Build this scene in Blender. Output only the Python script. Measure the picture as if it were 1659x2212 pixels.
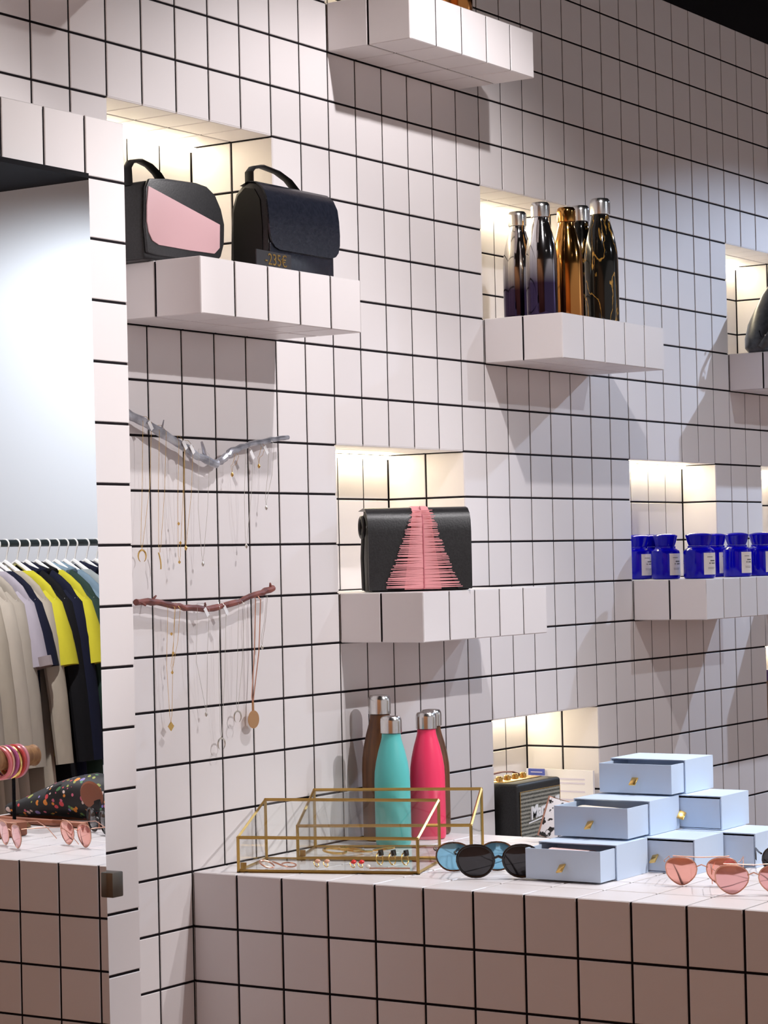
import bpy, bmesh, math, random
from mathutils import Vector, Matrix
random.seed(7)
R = math.radians
for o in list(bpy.data.objects):
    bpy.data.objects.remove(o, do_unlink=True)
scene = bpy.context.scene
COL = scene.collection

# ------------------------------------------------------------------ camera
CAM = Vector((-3.918, -2.663, 1.469))
YAW, PITCH, ROLL, FPX = 0.577054, 0.019667, -0.022652, 5054.44
fw = Vector((math.cos(YAW)*math.cos(PITCH), math.sin(YAW)*math.cos(PITCH), math.sin(PITCH)))
rt0 = fw.cross(Vector((0, 0, 1))).normalized()
up0 = rt0.cross(fw)
rt = rt0*math.cos(ROLL) + up0*math.sin(ROLL)
upv = -rt0*math.sin(ROLL) + up0*math.cos(ROLL)
cd = bpy.data.cameras.new('camera')
cam = bpy.data.objects.new('camera', cd)
COL.objects.link(cam)
cam.matrix_world = Matrix(((rt.x, upv.x, -fw.x, CAM.x), (rt.y, upv.y, -fw.y, CAM.y), (rt.z, upv.z, -fw.z, CAM.z), (0, 0, 0, 1)))
cd.sensor_fit = 'HORIZONTAL'
cd.sensor_width = 36.0
cd.lens = FPX*36.0/1659.0
cd.clip_start = 0.05
scene.camera = cam

# ------------------------------------------------------------------ world, exposure
w = bpy.data.worlds.new('shop_daylight')
scene.world = w
w.use_nodes = True
bg = w.node_tree.nodes['Background']
bg.inputs[0].default_value = (1.0, 0.92, 0.91, 1)
bg.inputs[1].default_value = 0.52
vs = scene.view_settings
vs.view_transform = 'Standard'
vs.look = 'None'
vs.exposure = 0.0
vs.gamma = 1.0
vs.use_curve_mapping = False
scene.cycles.transparent_max_bounces = 32

# ceiling track spots and added fill spots: position, aim, watts, colour, half cone (deg)
SPOTS = [
    ((-0.10, -1.01, 3.00), (0.05, -0.42, 1.00), 63, (1.0, 0.955, 0.97), 60),
    ((-0.18, -2.69, 3.00), (-0.50, 0.0, 0.52), 136, (1.0, 0.955, 0.97), 30),
    ((3.23, -1.03, 3.00), (1.45, 0.0, 0.85), 145, (0.62, 0.76, 1.0), 32),
    ((-0.47, -2.60, 3.00), (-1.50, -0.2, 1.78), 135, (1.0, 0.95, 0.94), 18),  # added spot that brightens the mirror column
    ((2.90, -4.20, 3.00), (4.17, -4.85, 0.3), 165, (0.84, 0.91, 1.0), 70),  # added cool wash that brightens the white end wall
    ((1.30, -2.35, 3.00), (1.95, -3.07, 1.1), 190, (1.0, 0.96, 0.93), 40),  # added spot that brightens the garments on the rail
    ((1.55, -2.69, 3.00), (1.30, 0.0, 0.65), 58, (0.80, 0.88, 1.0), 30),  # added frontal fill for the tiled wall
    ((-3.10, -1.30, 3.05), (-5.2, -1.5, 1.2), 140, (1.0, 0.72, 0.46), 65),  # added warm spot feeding the unseen bounce wall, near end
    ((-3.10, -4.00, 3.05), (-5.2, -4.0, 1.2), 140, (1.0, 0.72, 0.46), 65),  # added warm spot feeding the unseen bounce wall, far end
    ((0.35, -1.45, 3.00), (-0.12, -0.80, 0.90), 75, (1.0, 0.96, 0.98), 21),  # added downlight that brightens the counter top and boxes
]

# ------------------------------------------------------------------ helpers
class MB:
    def __init__(s): s.v = []; s.f = []
    def add(s, vs_, fs):
        n = len(s.v); s.v += [tuple(p) for p in vs_]; s.f += [tuple(i+n for i in f) for f in fs]; return s
    def box(s, x0, x1, y0, y1, z0, z1):
        return s.add([(x0,y0,z0),(x1,y0,z0),(x1,y1,z0),(x0,y1,z0),(x0,y0,z1),(x1,y0,z1),(x1,y1,z1),(x0,y1,z1)],
                     [(3,2,1,0),(4,5,6,7),(0,1,5,4),(1,2,6,5),(2,3,7,6),(3,0,4,7)])
    def quad(s, a, b, c, d): return s.add([a,b,c,d], [(0,1,2,3)])
    def lathe(s, prof, seg=32, cx=0, cy=0):
        vs_ = []; fs = []
        for r, z in prof:
            for k in range(seg):
                t = 2*math.pi*k/seg
                vs_.append((cx+r*math.cos(t), cy+r*math.sin(t), z))
        for i in range(len(prof)-1):
            for k in range(seg):
                a = i*seg+k; b = i*seg+(k+1) % seg
                fs.append((a, b, b+seg, a+seg))
        fs.append(tuple(range(seg-1, -1, -1)))
        n = (len(prof)-1)*seg
        fs.append(tuple(range(n, n+seg)))
        return s.add(vs_, fs)
    def tube(s, path, rad, seg=8, closed=False, flat=None):
        P = [Vector(p) for p in path]; n = len(P)
        rad = rad if isinstance(rad, (list, tuple)) else [rad]*n
        T = []
        for i in range(n):
            a = P[(i-1) % n] if (closed or i > 0) else P[i]
            b = P[(i+1) % n] if (closed or i < n-1) else P[i]
            T.append((b-a).normalized())
        ref = Vector((0,0,1)) if abs(T[0].z) < .9 else Vector((1,0,0))
        N = (ref - T[0]*ref.dot(T[0])).normalized()
        vs_ = []; fs = []
        for i in range(n):
            N = (N - T[i]*N.dot(T[i])).normalized()
            B = T[i].cross(N)
            for k in range(seg):
                t = 2*math.pi*k/seg
                fl = flat if flat else (1, 1)
                vs_.append(P[i] + N*math.cos(t)*rad[i]*fl[0] + B*math.sin(t)*rad[i]*fl[1])
        m = n if closed else n-1
        for i in range(m):
            j = (i+1) % n
            for k in range(seg):
                k2 = (k+1) % seg
                fs.append((i*seg+k, i*seg+k2, j*seg+k2, j*seg+k))
        if not closed:
            fs.append(tuple(range(seg-1, -1, -1))); fs.append(tuple(range((n-1)*seg, n*seg)))
        return s.add(vs_, fs)
    def prism(s, poly, fn, d0, d1):
        """poly = 2d outline, fn(a, b, d) -> xyz"""
        n = len(poly)
        vs_ = [fn(a, b, d0) for a, b in poly] + [fn(a, b, d1) for a, b in poly]
        fs = [tuple(range(n-1, -1, -1)), tuple(range(n, 2*n))]
        fs += [(i, (i+1) % n, n+(i+1) % n, n+i) for i in range(n)]
        return s.add(vs_, fs)
    def loft(s, rings, caps=True):
        n = len(rings[0]); vs_ = [p for r_ in rings for p in r_]; fs = []
        for i in range(len(rings)-1):
            for k in range(n):
                k2 = (k+1) % n
                fs.append((i*n+k, i*n+k2, (i+1)*n+k2, (i+1)*n+k))
        if caps:
            fs.append(tuple(range(n-1, -1, -1))); fs.append(tuple(range((len(rings)-1)*n, len(rings)*n)))
        return s.add(vs_, fs)

def obj(name, mb, mat, parent=None, smooth=False, bevel=0, bseg=2, sharp=35):
    me = bpy.data.meshes.new(name)
    me.from_pydata(mb.v, [], mb.f)
    bm = bmesh.new(); bm.from_mesh(me)
    bmesh.ops.recalc_face_normals(bm, faces=bm.faces)
    if bevel:
        es = [e for e in bm.edges if len(e.link_faces) == 2 and e.calc_face_angle(0) > R(30)]
        bmesh.ops.bevel(bm, geom=es, offset=bevel, segments=bseg, profile=.5, affect='EDGES', clamp_overlap=True)
    if smooth or bevel:
        for f in bm.faces: f.smooth = True
        for e in bm.edges:
            if len(e.link_faces) == 2 and e.calc_face_angle(0) > R(sharp): e.smooth = False
    bm.to_mesh(me); bm.free()
    me.materials.append(mat)
    o = bpy.data.objects.new(name, me)
    COL.objects.link(o)
    if parent: o.parent = parent
    return o

def tag(o, label, cat, group=None):
    o['label'] = label; o['category'] = cat
    if group: o['group'] = group
    return o

def thing(name, label, cat, loc=(0,0,0), rz=0.0, group=None, rot=None):
    o = bpy.data.objects.new(name, None)
    o.empty_display_size = .02
    COL.objects.link(o)
    o.location = loc
    o.rotation_euler = rot if rot else (0, 0, rz)
    return tag(o, label, cat, group)

def struct(o): o['kind'] = 'structure'; return o

def text_part(name, body, size, mat, parent, M, extrude=.0004, shear=0.0, align='CENTER', bold=0):
    cu = bpy.data.curves.new(name, 'FONT')
    cu.body = body; cu.size = size; cu.extrude = extrude; cu.align_x = align; cu.align_y = 'CENTER'; cu.shear = shear
    cu.offset = bold
    tmp = bpy.data.objects.new(name+'_curve', cu); COL.objects.link(tmp)
    dg = bpy.context.evaluated_depsgraph_get()
    me = bpy.data.meshes.new_from_object(tmp.evaluated_get(dg))
    bpy.data.objects.remove(tmp, do_unlink=True)
    me.materials.clear(); me.materials.append(mat)
    o = bpy.data.objects.new(name, me); COL.objects.link(o)
    o.parent = parent; o.matrix_local = M
    return o

# ------------------------------------------------------------------ materials
def mat(name, col, rough=.5, metal=0, spec=.5, **k):
    m = bpy.data.materials.new(name); m.use_nodes = True
    b = m.node_tree.nodes['Principled BSDF']
    b.inputs['Base Color'].default_value = (*col, 1)
    b.inputs['Roughness'].default_value = rough
    b.inputs['Metallic'].default_value = metal
    b.inputs['Specular IOR Level'].default_value = spec
    for kk, vv in k.items(): b.inputs[kk.replace('_', ' ')].default_value = vv
    return m

def nodes(m): return m.node_tree.nodes, m.node_tree.links, m.node_tree.nodes['Principled BSDF']

def noise_col(m, c0, c1, scale=10, detail=4, stretch=(1,1,1), p0=.35, p1=.65, bump=0, coord='Object'):
    N, L, b = nodes(m)
    tc = N.new('ShaderNodeTexCoord'); mp = N.new('ShaderNodeMapping'); mp.inputs['Scale'].default_value = stretch
    nz = N.new('ShaderNodeTexNoise'); nz.inputs['Scale'].default_value = scale; nz.inputs['Detail'].default_value = detail
    cr = N.new('ShaderNodeValToRGB')
    cr.color_ramp.elements[0].position = p0; cr.color_ramp.elements[0].color = (*c0, 1)
    cr.color_ramp.elements[1].position = p1; cr.color_ramp.elements[1].color = (*c1, 1)
    L.new(tc.outputs[coord], mp.inputs[0]); L.new(mp.outputs[0], nz.inputs[0]); L.new(nz.outputs[0], cr.inputs[0])
    L.new(cr.outputs[0], b.inputs['Base Color'])
    if bump:
        bp = N.new('ShaderNodeBump'); bp.inputs['Strength'].default_value = bump; bp.inputs['Distance'].default_value = .002
        L.new(nz.outputs[0], bp.inputs['Height']); L.new(bp.outputs[0], b.inputs['Normal'])
    return m

def emit(name, col, s):
    m = bpy.data.materials.new(name); m.use_nodes = True
    N = m.node_tree.nodes; N.clear()
    e = N.new('ShaderNodeEmission'); e.inputs[0].default_value = (*col, 1); e.inputs[1].default_value = s
    o = N.new('ShaderNodeOutputMaterial'); m.node_tree.links.new(e.outputs[0], o.inputs[0])
    return m

def clear_glass(name, tint=(.93, .97, .95), f0=.035):
    """thin clear pane: Schlick reflection that is the same from both sides"""
    m = bpy.data.materials.new(name); m.use_nodes = True
    N = m.node_tree.nodes; L = m.node_tree.links; N.clear()
    t = N.new('ShaderNodeBsdfTransparent'); t.inputs[0].default_value = (*tint, 1)
    g = N.new('ShaderNodeBsdfGlossy'); g.inputs['Roughness'].default_value = .02
    lw = N.new('ShaderNodeLayerWeight'); lw.inputs[0].default_value = .5
    pw = N.new('ShaderNodeMath'); pw.operation = 'POWER'; pw.inputs[1].default_value = 5
    ml = N.new('ShaderNodeMath'); ml.operation = 'MULTIPLY_ADD'; ml.inputs[1].default_value = .35; ml.inputs[2].default_value = f0
    mx = N.new('ShaderNodeMixShader'); o = N.new('ShaderNodeOutputMaterial')
    L.new(lw.outputs['Facing'], pw.inputs[0]); L.new(pw.outputs[0], ml.inputs[0]); L.new(ml.outputs[0], mx.inputs[0])
    L.new(t.outputs[0], mx.inputs[1]); L.new(g.outputs[0], mx.inputs[2]); L.new(mx.outputs[0], o.inputs[0])
    return m

M = {}
# glazed wall tile with a faint difference from piece to piece
M['tile'] = mat('glazed_tile', (.80, .765, .765), .38, spec=.35)
N_, L_, b_ = nodes(M['tile'])
oi = N_.new('ShaderNodeObjectInfo'); cr = N_.new('ShaderNodeValToRGB')
cr.color_ramp.elements[0].color = (.775, .738, .738, 1); cr.color_ramp.elements[1].color = (.825, .79, .788, 1)
L_.new(oi.outputs['Random'], cr.inputs[0]); L_.new(cr.outputs[0], b_.inputs['Base Color'])
M['grout'] = mat('black_grout', (.012, .010, .012), .9, spec=.1)
M['black_paint'] = mat('black_paint', (.006, .006, .008), .8, spec=.15)
M['ceiling'] = mat('charcoal_ceiling', (.012, .012, .015), .85, spec=.15)
M['white_wall'] = mat('white_plaster', (.84, .85, .87), .8)
M['floor'] = noise_col(mat('wood_floor', (.3, .17, .11), .45), (.26, .12, .065), (.38, .19, .11), 6, 6, (1, 9, 1))
M['bounce_clad'] = noise_col(mat('warm_bounce_cladding', (.45, .24, .12), .5), (.40, .20, .095), (.52, .29, .15), 3, 6, (1, 8, .6))  # brown cladding of the added wall that bounces warm light
M['mirror'] = mat('mirror_silver', (.93, .945, .95), .0, 1.0)
M['mirror_edge'] = mat('mirror_edge', (.20, .20, .24), .3)
M['chrome'] = mat('brushed_steel', (.72, .71, .70), .22, 1)
M['clip'] = mat('clip_metal', (.16, .15, .13), .35, .8)
M['led'] = emit('warm_led', (1.0, .87, .60), 30)
M['lamp'] = emit('spot_lens', (1.0, .95, .9), 6)
M['black_leather'] = noise_col(mat('black_leather', (.012, .012, .013), .38), (.010, .010, .011), (.018, .018, .020), 260, 3, bump=.12)
M['black_matte'] = mat('black_matte_leather', (.008, .008, .008), .55, spec=.3)
M['grey_leather'] = noise_col(mat('charcoal_leather', (.022, .022, .024), .42), (.020, .020, .022), (.030, .030, .032), 300, 3, bump=.1)
M['navy_leather'] = noise_col(mat('navy_leather', (.010, .012, .020), .24), (.008, .010, .017), (.014, .016, .026), 160, 4, bump=.10)
M['slate_leather'] = noise_col(mat('slate_leather', (.05, .055, .06), .35), (.045, .048, .053), (.07, .075, .08), 90, 3, bump=.12)
M['pink_leather'] = mat('pink_leather', (.64, .40, .42), .5)
M['pink_fringe'] = mat('pink_fringe', (.85, .36, .38), .6)
M['gold'] = mat('brass_gold', (.80, .52, .17), .25, 1)
M['brass'] = mat('aged_brass', (.50, .31, .085), .35, 1)
M['rose_gold'] = mat('rose_gold', (.70, .38, .27), .38, 1)
M['bronze'] = mat('bronze_medal', (.62, .36, .18), .4, .7)
M['teal'] = mat('teal_coat', (.10, .52, .50), .42)
M['coral'] = mat('hot_coral_coat', (.92, .045, .14), .35)
M['walnut'] = noise_col(mat('walnut_print', (.1, .04, .015), .4), (.075, .028, .009), (.17, .065, .02), 14, 6, (6, 6, .5))
M['glass'] = clear_glass('thin_glass')
M['pane'] = clear_glass('case_glass', (.990, .995, .992), .02)
M['blue_glass'] = mat('cobalt_glass', (.003, .002, .46), .06, spec=.5, Coat_Weight=.5, Transmission_Weight=.22, IOR=1.2)
M['label'] = mat('cream_label', (.72, .66, .62), .7)
M['ink'] = mat('black_ink', (.06, .06, .06), .8)
M['box'] = mat('powder_blue_card', (.62, .755, .93), .6, spec=.3)
M['box_in'] = mat('dark_box_lining', (.03, .025, .04), .8)
M['pink_paper'] = mat('blush_tissue', (.85, .62, .60), .7)
M['cream_paper'] = mat('cream_tissue', (.85, .80, .68), .7)
M['wine_paper'] = mat('wine_card', (.22, .03, .08), .6)
M['speaker_vinyl'] = noise_col(mat('black_vinyl', (.010, .010, .010), .5), (.007,.007,.007), (.016,.016,.016), 400, 2, bump=.1)
M['white'] = mat('white_plastic', (.85, .85, .86), .4)
M['paper'] = mat('white_card', (.86, .84, .86), .6)
M['lilac'] = mat('lilac_print', (.66, .63, .75), .6)
M['blue_tag'] = mat('blue_tag', (.07, .10, .42), .5)
M['red'] = mat('red_enamel', (.80, .02, .02), .3)
M['pearl'] = mat('pearl', (.80, .75, .68), .25)
M['onyx'] = mat('onyx', (.01, .012, .01), .12)
M['peach'] = mat('peach_stone', (.80, .42, .28), .3)
M['silver_bark'] = noise_col(mat('silver_paint_bark', (.4, .42, .47), .35, .6), (.30,.31,.36), (.60,.62,.68), 40, 5, (1,1,1), bump=.4)
M['red_bark'] = noise_col(mat('red_paint_bark', (.3, .09, .06), .5), (.11,.030,.026), (.27,.085,.065), 40, 5, bump=.4)
M['smoke_lens'] = mat('smoke_lens', (.05, .05, .055), .06, .55)
M['blue_lens'] = mat('sky_mirror_lens', (.28, .62, .85), .08, .65)
M['pink_lens'] = mat('coral_mirror_lens', (.95, .50, .43), .08, .75)
M['mauve_lens'] = mat('mauve_mirror_lens', (.88, .50, .50), .08, .75)
M['black_frame'] = mat('black_acetate', (.008, .007, .008), .2)
M['tortoise'] = noise_col(mat('tortoise_acetate', (.08,.03,.01), .25), (.02,.008,.004), (.16,.06,.02), 60, 3)
M['wood'] = noise_col(mat('turned_wood', (.28, .14, .06), .5), (.20,.09,.035), (.36,.19,.08), 12, 5, (1, 8, 8))
M['tan_leather'] = mat('tan_leather', (.30, .10, .05), .5)
M['rail'] = mat('rail_steel', (.05, .07, .08), .3, .6)

def ombre(name, z0, z1, ctop, cbot, rough=.08, metal=1.0):
    m = mat(name, ctop, rough, metal); N, L, b = nodes(m)
    tc = N.new('ShaderNodeTexCoord'); sx = N.new('ShaderNodeSeparateXYZ'); mr = N.new('ShaderNodeMapRange'); cr = N.new('ShaderNodeValToRGB')
    mr.inputs[1].default_value = z0; mr.inputs[2].default_value = z1
    cr.color_ramp.elements[0].color = (*cbot, 1); cr.color_ramp.elements[1].color = (*ctop, 1)
    L.new(tc.outputs['Object'], sx.inputs[0]); L.new(sx.outputs[2], mr.inputs[0]); L.new(mr.outputs[0], cr.inputs[0]); L.new(cr.outputs[0], b.inputs['Base Color'])
    return m
M['ombre'] = ombre('silver_to_plum', .075, .17, (.80, .79, .80), (.045, .032, .075))
M['copper'] = ombre('copper_to_brown', .0, .24, (.66, .33, .09), (.42, .17, .05), .10)

def marble(name):
    m = mat(name, (.01, .01, .01), .07, .25); N, L, b = nodes(m)
    tc = N.new('ShaderNodeTexCoord'); mp = N.new('ShaderNodeMapping'); mp.inputs['Scale'].default_value = (22, 22, 7)
    nz = N.new('ShaderNodeTexNoise'); nz.inputs['Scale'].default_value = 1.0; nz.inputs['Detail'].default_value = 6; nz.inputs['Distortion'].default_value = .8
    cr = N.new('ShaderNodeValToRGB'); e = cr.color_ramp.elements
    e[0].position = .485; e[0].color = (.008, .008, .007, 1); e[1].position = .515; e[1].color = (.008, .008, .007, 1)
    k = e.new(.50); k.color = (.55, .30, .06, 1)
    L.new(tc.outputs['Object'], mp.inputs[0]); L.new(mp.outputs[0], nz.inputs[0]); L.new(nz.outputs[0], cr.inputs[0]); L.new(cr.outputs[0], b.inputs['Base Color'])
    return m
M['marble'] = marble('black_gold_marble')

# speaker grille cloth: fine horizontal weave
M['grille'] = mat('woven_grille', (.2, .2, .17), .8, spec=.2)
N_, L_, b_ = nodes(M['grille'])
tc = N_.new('ShaderNodeTexCoord'); wv = N_.new('ShaderNodeTexWave'); wv.bands_direction = 'Z'
wv.inputs['Scale'].default_value = 36; wv.inputs['Distortion'].default_value = 3; wv.inputs['Detail Scale'].default_value = 14
cr = N_.new('ShaderNodeValToRGB'); cr.color_ramp.elements[0].color = (.05, .05, .042, 1); cr.color_ramp.elements[1].color = (.34, .33, .28, 1)
L_.new(tc.outputs['Object'], wv.inputs[0]); L_.new(wv.outputs[0], cr.inputs[0]); L_.new(cr.outputs[0], b_.inputs['Base Color'])

# printed floral cloth
def floral(name):
    m = mat(name, (.01, .01, .01), .6); N, L, b = nodes(m)
    tc = N.new('ShaderNodeTexCoord'); prev = None
    for i, (sc, th) in enumerate(((38, .26), (62, .24), (26, .20))):
        mp = N.new('ShaderNodeMapping'); mp.inputs['Location'].default_value = (i*3.1, i*1.7, i)
        vo = N.new('ShaderNodeTexVoronoi'); vo.inputs['Scale'].default_value = sc
        lt = N.new('ShaderNodeMath'); lt.operation = 'LESS_THAN'; lt.inputs[1].default_value = th
        hs = N.new('ShaderNodeValToRGB'); hs.color_ramp.interpolation = 'CONSTANT'
        e = hs.color_ramp.elements; cols = [(.75,.08,.10), (.85,.30,.04), (.10,.30,.12), (.35,.40,.08), (.30,.25,.60), (.78,.65,.60), (.70,.15,.25)]
        e[0].position = 0; e[0].color = (*cols[0], 1); e[1].position = 1/7; e[1].color = (*cols[1], 1)
        for q in range(2, 7):
            ee = e.new(q/7); ee.color = (*cols[q], 1)
        sp = N.new('ShaderNodeSeparateColor')
        L.new(tc.outputs['Object'], mp.inputs[0]); L.new(mp.outputs[0], vo.inputs[0]); L.new(vo.outputs['Distance'], lt.inputs[0])
        L.new(vo.outputs['Color'], sp.inputs[0]); L.new(sp.outputs[0], hs.inputs[0])
        mx = N.new('ShaderNodeMix'); mx.data_type = 'RGBA'
        if prev: L.new(prev, mx.inputs[6])
        else: mx.inputs[6].default_value = (.010, .010, .012, 1)
        L.new(lt.outputs[0], mx.inputs[0]); L.new(hs.outputs[0], mx.inputs[7]); prev = mx.outputs[2]
    L.new(prev, b.inputs['Base Color'])
    return m
M['floral'] = floral('black_floral_cloth')

# black and white splash print
M['splash'] = noise_col(mat('splash_print', (.8, .8, .8), .4), (.02, .02, .02), (.85, .83, .84), 70, 2, p0=.44, p1=.47)

def cloth(name, col, var=.75):
    return noise_col(mat('cloth_'+name, col, .85, spec=.15), tuple(c*var for c in col), col, 9, 4, (1, 1, .35), bump=.5)

# ------------------------------------------------------------------ tile pieces
T = .1
GAP = .0022
FR = {'-y': (Vector((1,0,0)), Vector((0,0,1)), Vector((0,-1,0))),
      '-x': (Vector((0,-1,0)), Vector((0,0,1)), Vector((-1,0,0))),
      '+x': (Vector((0,1,0)), Vector((0,0,1)), Vector((1,0,0))),
      '+y': (Vector((-1,0,0)), Vector((0,0,1)), Vector((0,1,0))),
      '+z': (Vector((1,0,0)), Vector((0,1,0)), Vector((0,0,1))),
      '-z': (Vector((1,0,0)), Vector((0,-1,0)), Vector((0,0,-1)))}
_tm = {}
def tile_geo(wd, ht):
    t, b = .006, .0011
    v = []
    for (dx, z) in ((0, -t), (0, -b), (b, 0)):
        x, y = wd/2-dx, ht/2-dx
        v += [(-x,-y,z), (x,-y,z), (x,y,z), (-x,y,z)]
    f = [(8,9,10,11)]
    for l in (0, 4):
        f += [(l+i, l+(i+1) % 4, l+4+(i+1) % 4, l+4+i) for i in range(4)]
    return v, f
def tile_mesh(wd, ht):
    k = (round(wd, 4), round(ht, 4))
    if k not in _tm:
        me = bpy.data.meshes.new('tile'); v, f = tile_geo(*k); me.from_pydata(v, [], f); me.materials.append(M['tile']); _tm[k] = me
    return _tm[k]
def tile_place(face, plane, a, b, c, d, outer=''):
    """rectangle a..b along the face's u axis, c..d along its v axis (world numbers of those axes)"""
    u, v, n = FR[face]
    g = {s: (.0006 if s in outer else GAP) for s in 'lrbt'}
    u0, u1 = (a, b); v0, v1 = (c, d)
    su = 1 if (u.x+u.y+u.z) > 0 else -1; sv = 1 if (v.x+v.y+v.z) > 0 else -1
    lo, hi = sorted((u0*su, u1*su)); vl, vh = sorted((v0*sv, v1*sv))
    lo += g['l']; hi -= g['r']; vl += g['b']; vh -= g['t']
    cu_, cv_ = (lo+hi)/2, (vl+vh)/2
    pos = u*cu_ + v*cv_ + Vector((abs(n.x), abs(n.y), abs(n.z)))*plane
    mw = Matrix(((u.x, v.x, n.x, pos.x), (u.y, v.y, n.y, pos.y), (u.z, v.z, n.z, pos.z), (0,0,0,1)))
    return hi-lo, vh-vl, mw
def tile(parent, *args, **k):
    wd, ht, mw = tile_place(*args, **k)
    o = bpy.data.objects.new('tile', tile_mesh(wd, ht)); COL.objects.link(o)
    o.parent = parent
    o.matrix_local = parent.matrix_basis.inverted() @ mw
    return o
def tile_into(mb, *args, **k):
    wd, ht, mw = tile_place(*args, **k)
    v, f = tile_geo(wd, ht)
    mb.add([mw @ Vector(p) for p in v], f)

def proj(p):
    d = Vector(p)-CAM; z = d.dot(fw)
    if z < .1: return None
    return 829.5+FPX*d.dot(rt)/z, 1106-FPX*d.dot(upv)/z

# niches: i0, i1, z0, z1 (tiles), depth (tiles), shelf below?
NICHES = [(-7, -2, 20, 23, 2, True, 'below the black ceiling at the column'),
          (6, 11, 20, 23, 2, True, ''), (19, 24, 20, 23, 2, True, ''), (0, 5, 14, 17, 2, True, ''),
          (13, 18, 14, 17, 1, True, ''), (6, 11, 8, 11, 2, True, ''), (21, 26, 14, 17, 2, True, ''), (21, 26, 9, 12, 2, False, ''),
          (0, 5, 26, 28, 2, True, '')]

# ------------------------------------------------------------------ structure
X0, X1, ZT = -16, 41, 29
def in_niche(i, j):
    return any(a <= i < b and c <= j < d for a, b, c, d, *_ in NICHES)
back = MB()
for j in range(ZT):
    for i in range(X0, X1+1):
        if in_niche(i, j): continue
        e = .004
        back.box(i*T+e*in_niche(i-1, j), (i+1)*T-e*in_niche(i+1, j), .0016, .012, j*T+e*in_niche(i, j-1), (j+1)*T-e*in_niche(i, j+1))
wall = struct(obj('wall_back', back, M['grout']))
cells = []
for j in range(ZT):
    for i in range(X0, X1+1):
        if in_niche(i, j): continue
        a = proj((i*T, 0, j*T)); b = proj(((i+1)*T, 0, (j+1)*T))
        area = abs((b[0]-a[0])*(b[1]-a[1]))
        cx, cy = (a[0]+b[0])/2, (a[1]+b[1])/2
        vis = -40 < cx < 1700 and -40 < cy < 2250
        if i < -9 and j < 21: vis = False
        if i >= -5 and j < 9 and not (i > 2 and j > 6): vis = False
        cells.append((vis, area, i, j))
cells.sort(key=lambda c_: (-c_[0], -c_[1]))
rest = MB()
for q, (vis, area, i, j) in enumerate(cells):
    if q < 300: tile(wall, '-y', 0, i*T, (i+1)*T, j*T, (j+1)*T)
    else: tile_into(rest, '-y', 0, i*T, (i+1)*T, j*T, (j+1)*T)
o = obj('tile_field', rest, M['tile'], wall); o['kind'] = 'stuff'

fl = struct(obj('floor', MB().box(-7, 4.3, -6.2, .4, -.05, 0), M['floor']))
ce = struct(obj('ceiling', MB().box(-7, 4.3, -6.2, .4, 3.2, 3.3), M['ceiling']))
ew = struct(obj('wall_right', MB().box(4.17, 4.3, -6.2, .4, 0, 3.2), M['white_wall']))
fa = struct(obj('trim_1', MB().box(X0*T, 4.2, -.002, .3, 2.9, 3.2), M['black_paint']))
ww = struct(obj('wall_warm_bounce', MB().box(-5.35, -5.2, -6.2, .4, 0, 3.2), M['bounce_clad']))  # unseen wall added behind the camera to warm the counter front
# solid backing behind the niches
struct(obj('wall_backing', MB().box(X0*T, 4.2, .26, .40, 0, 3.2), M['black_paint']))

for (a, b, c, d, dep, shelf, _) in NICHES:
    x0, x1, z0, z1, y1 = a*T, b*T, c*T, d*T, dep*T
    g = .0016; t = .012
    mb = MB()
    mb.box(x0-t, x1+t, y1+g, y1+t, z0-t, z1+t)
    mb.box(x0-t, x0-g, .012, y1+t, z0-t, z1+t); mb.box(x1+g, x1+t, .012, y1+t, z0-t, z1+t)
    mb.box(x0-t, x1+t, .012, y1+t, z1+g, z1+t); mb.box(x0-t, x1+t, .012, y1+t, z0-t, z0-g)
    n = struct(obj('wall_niche', mb, M['grout']))
    for i in range(a, b):
        for j in range(c, d): tile(n, '-y', y1, i*T, (i+1)*T, j*T, (j+1)*T)
        for k in range(dep):
            tile(n, '-z', z1, i*T, (i+1)*T, k*T, (k+1)*T, outer='t' if k == 0 else '')
            tile(n, '+z', z0, i*T, (i+1)*T, k*T, (k+1)*T)
    for j in range(c, d):
        for k in range(dep):
            tile(n, '-x', x1, k*T, (k+1)*T, j*T, (j+1)*T, outer='r' if k == 0 else '')
            tile(n, '+x', x0, k*T, (k+1)*T, j*T, (j+1)*T, outer='l' if k == 0 else '')
    o = obj('led_strip', MB().box(x0+.004, x1-.004, y1-.016, y1-.004, z1-.010, z1-.003), M['led'], n)
    o['label'] = 'warm white light strip along the back edge'

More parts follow.
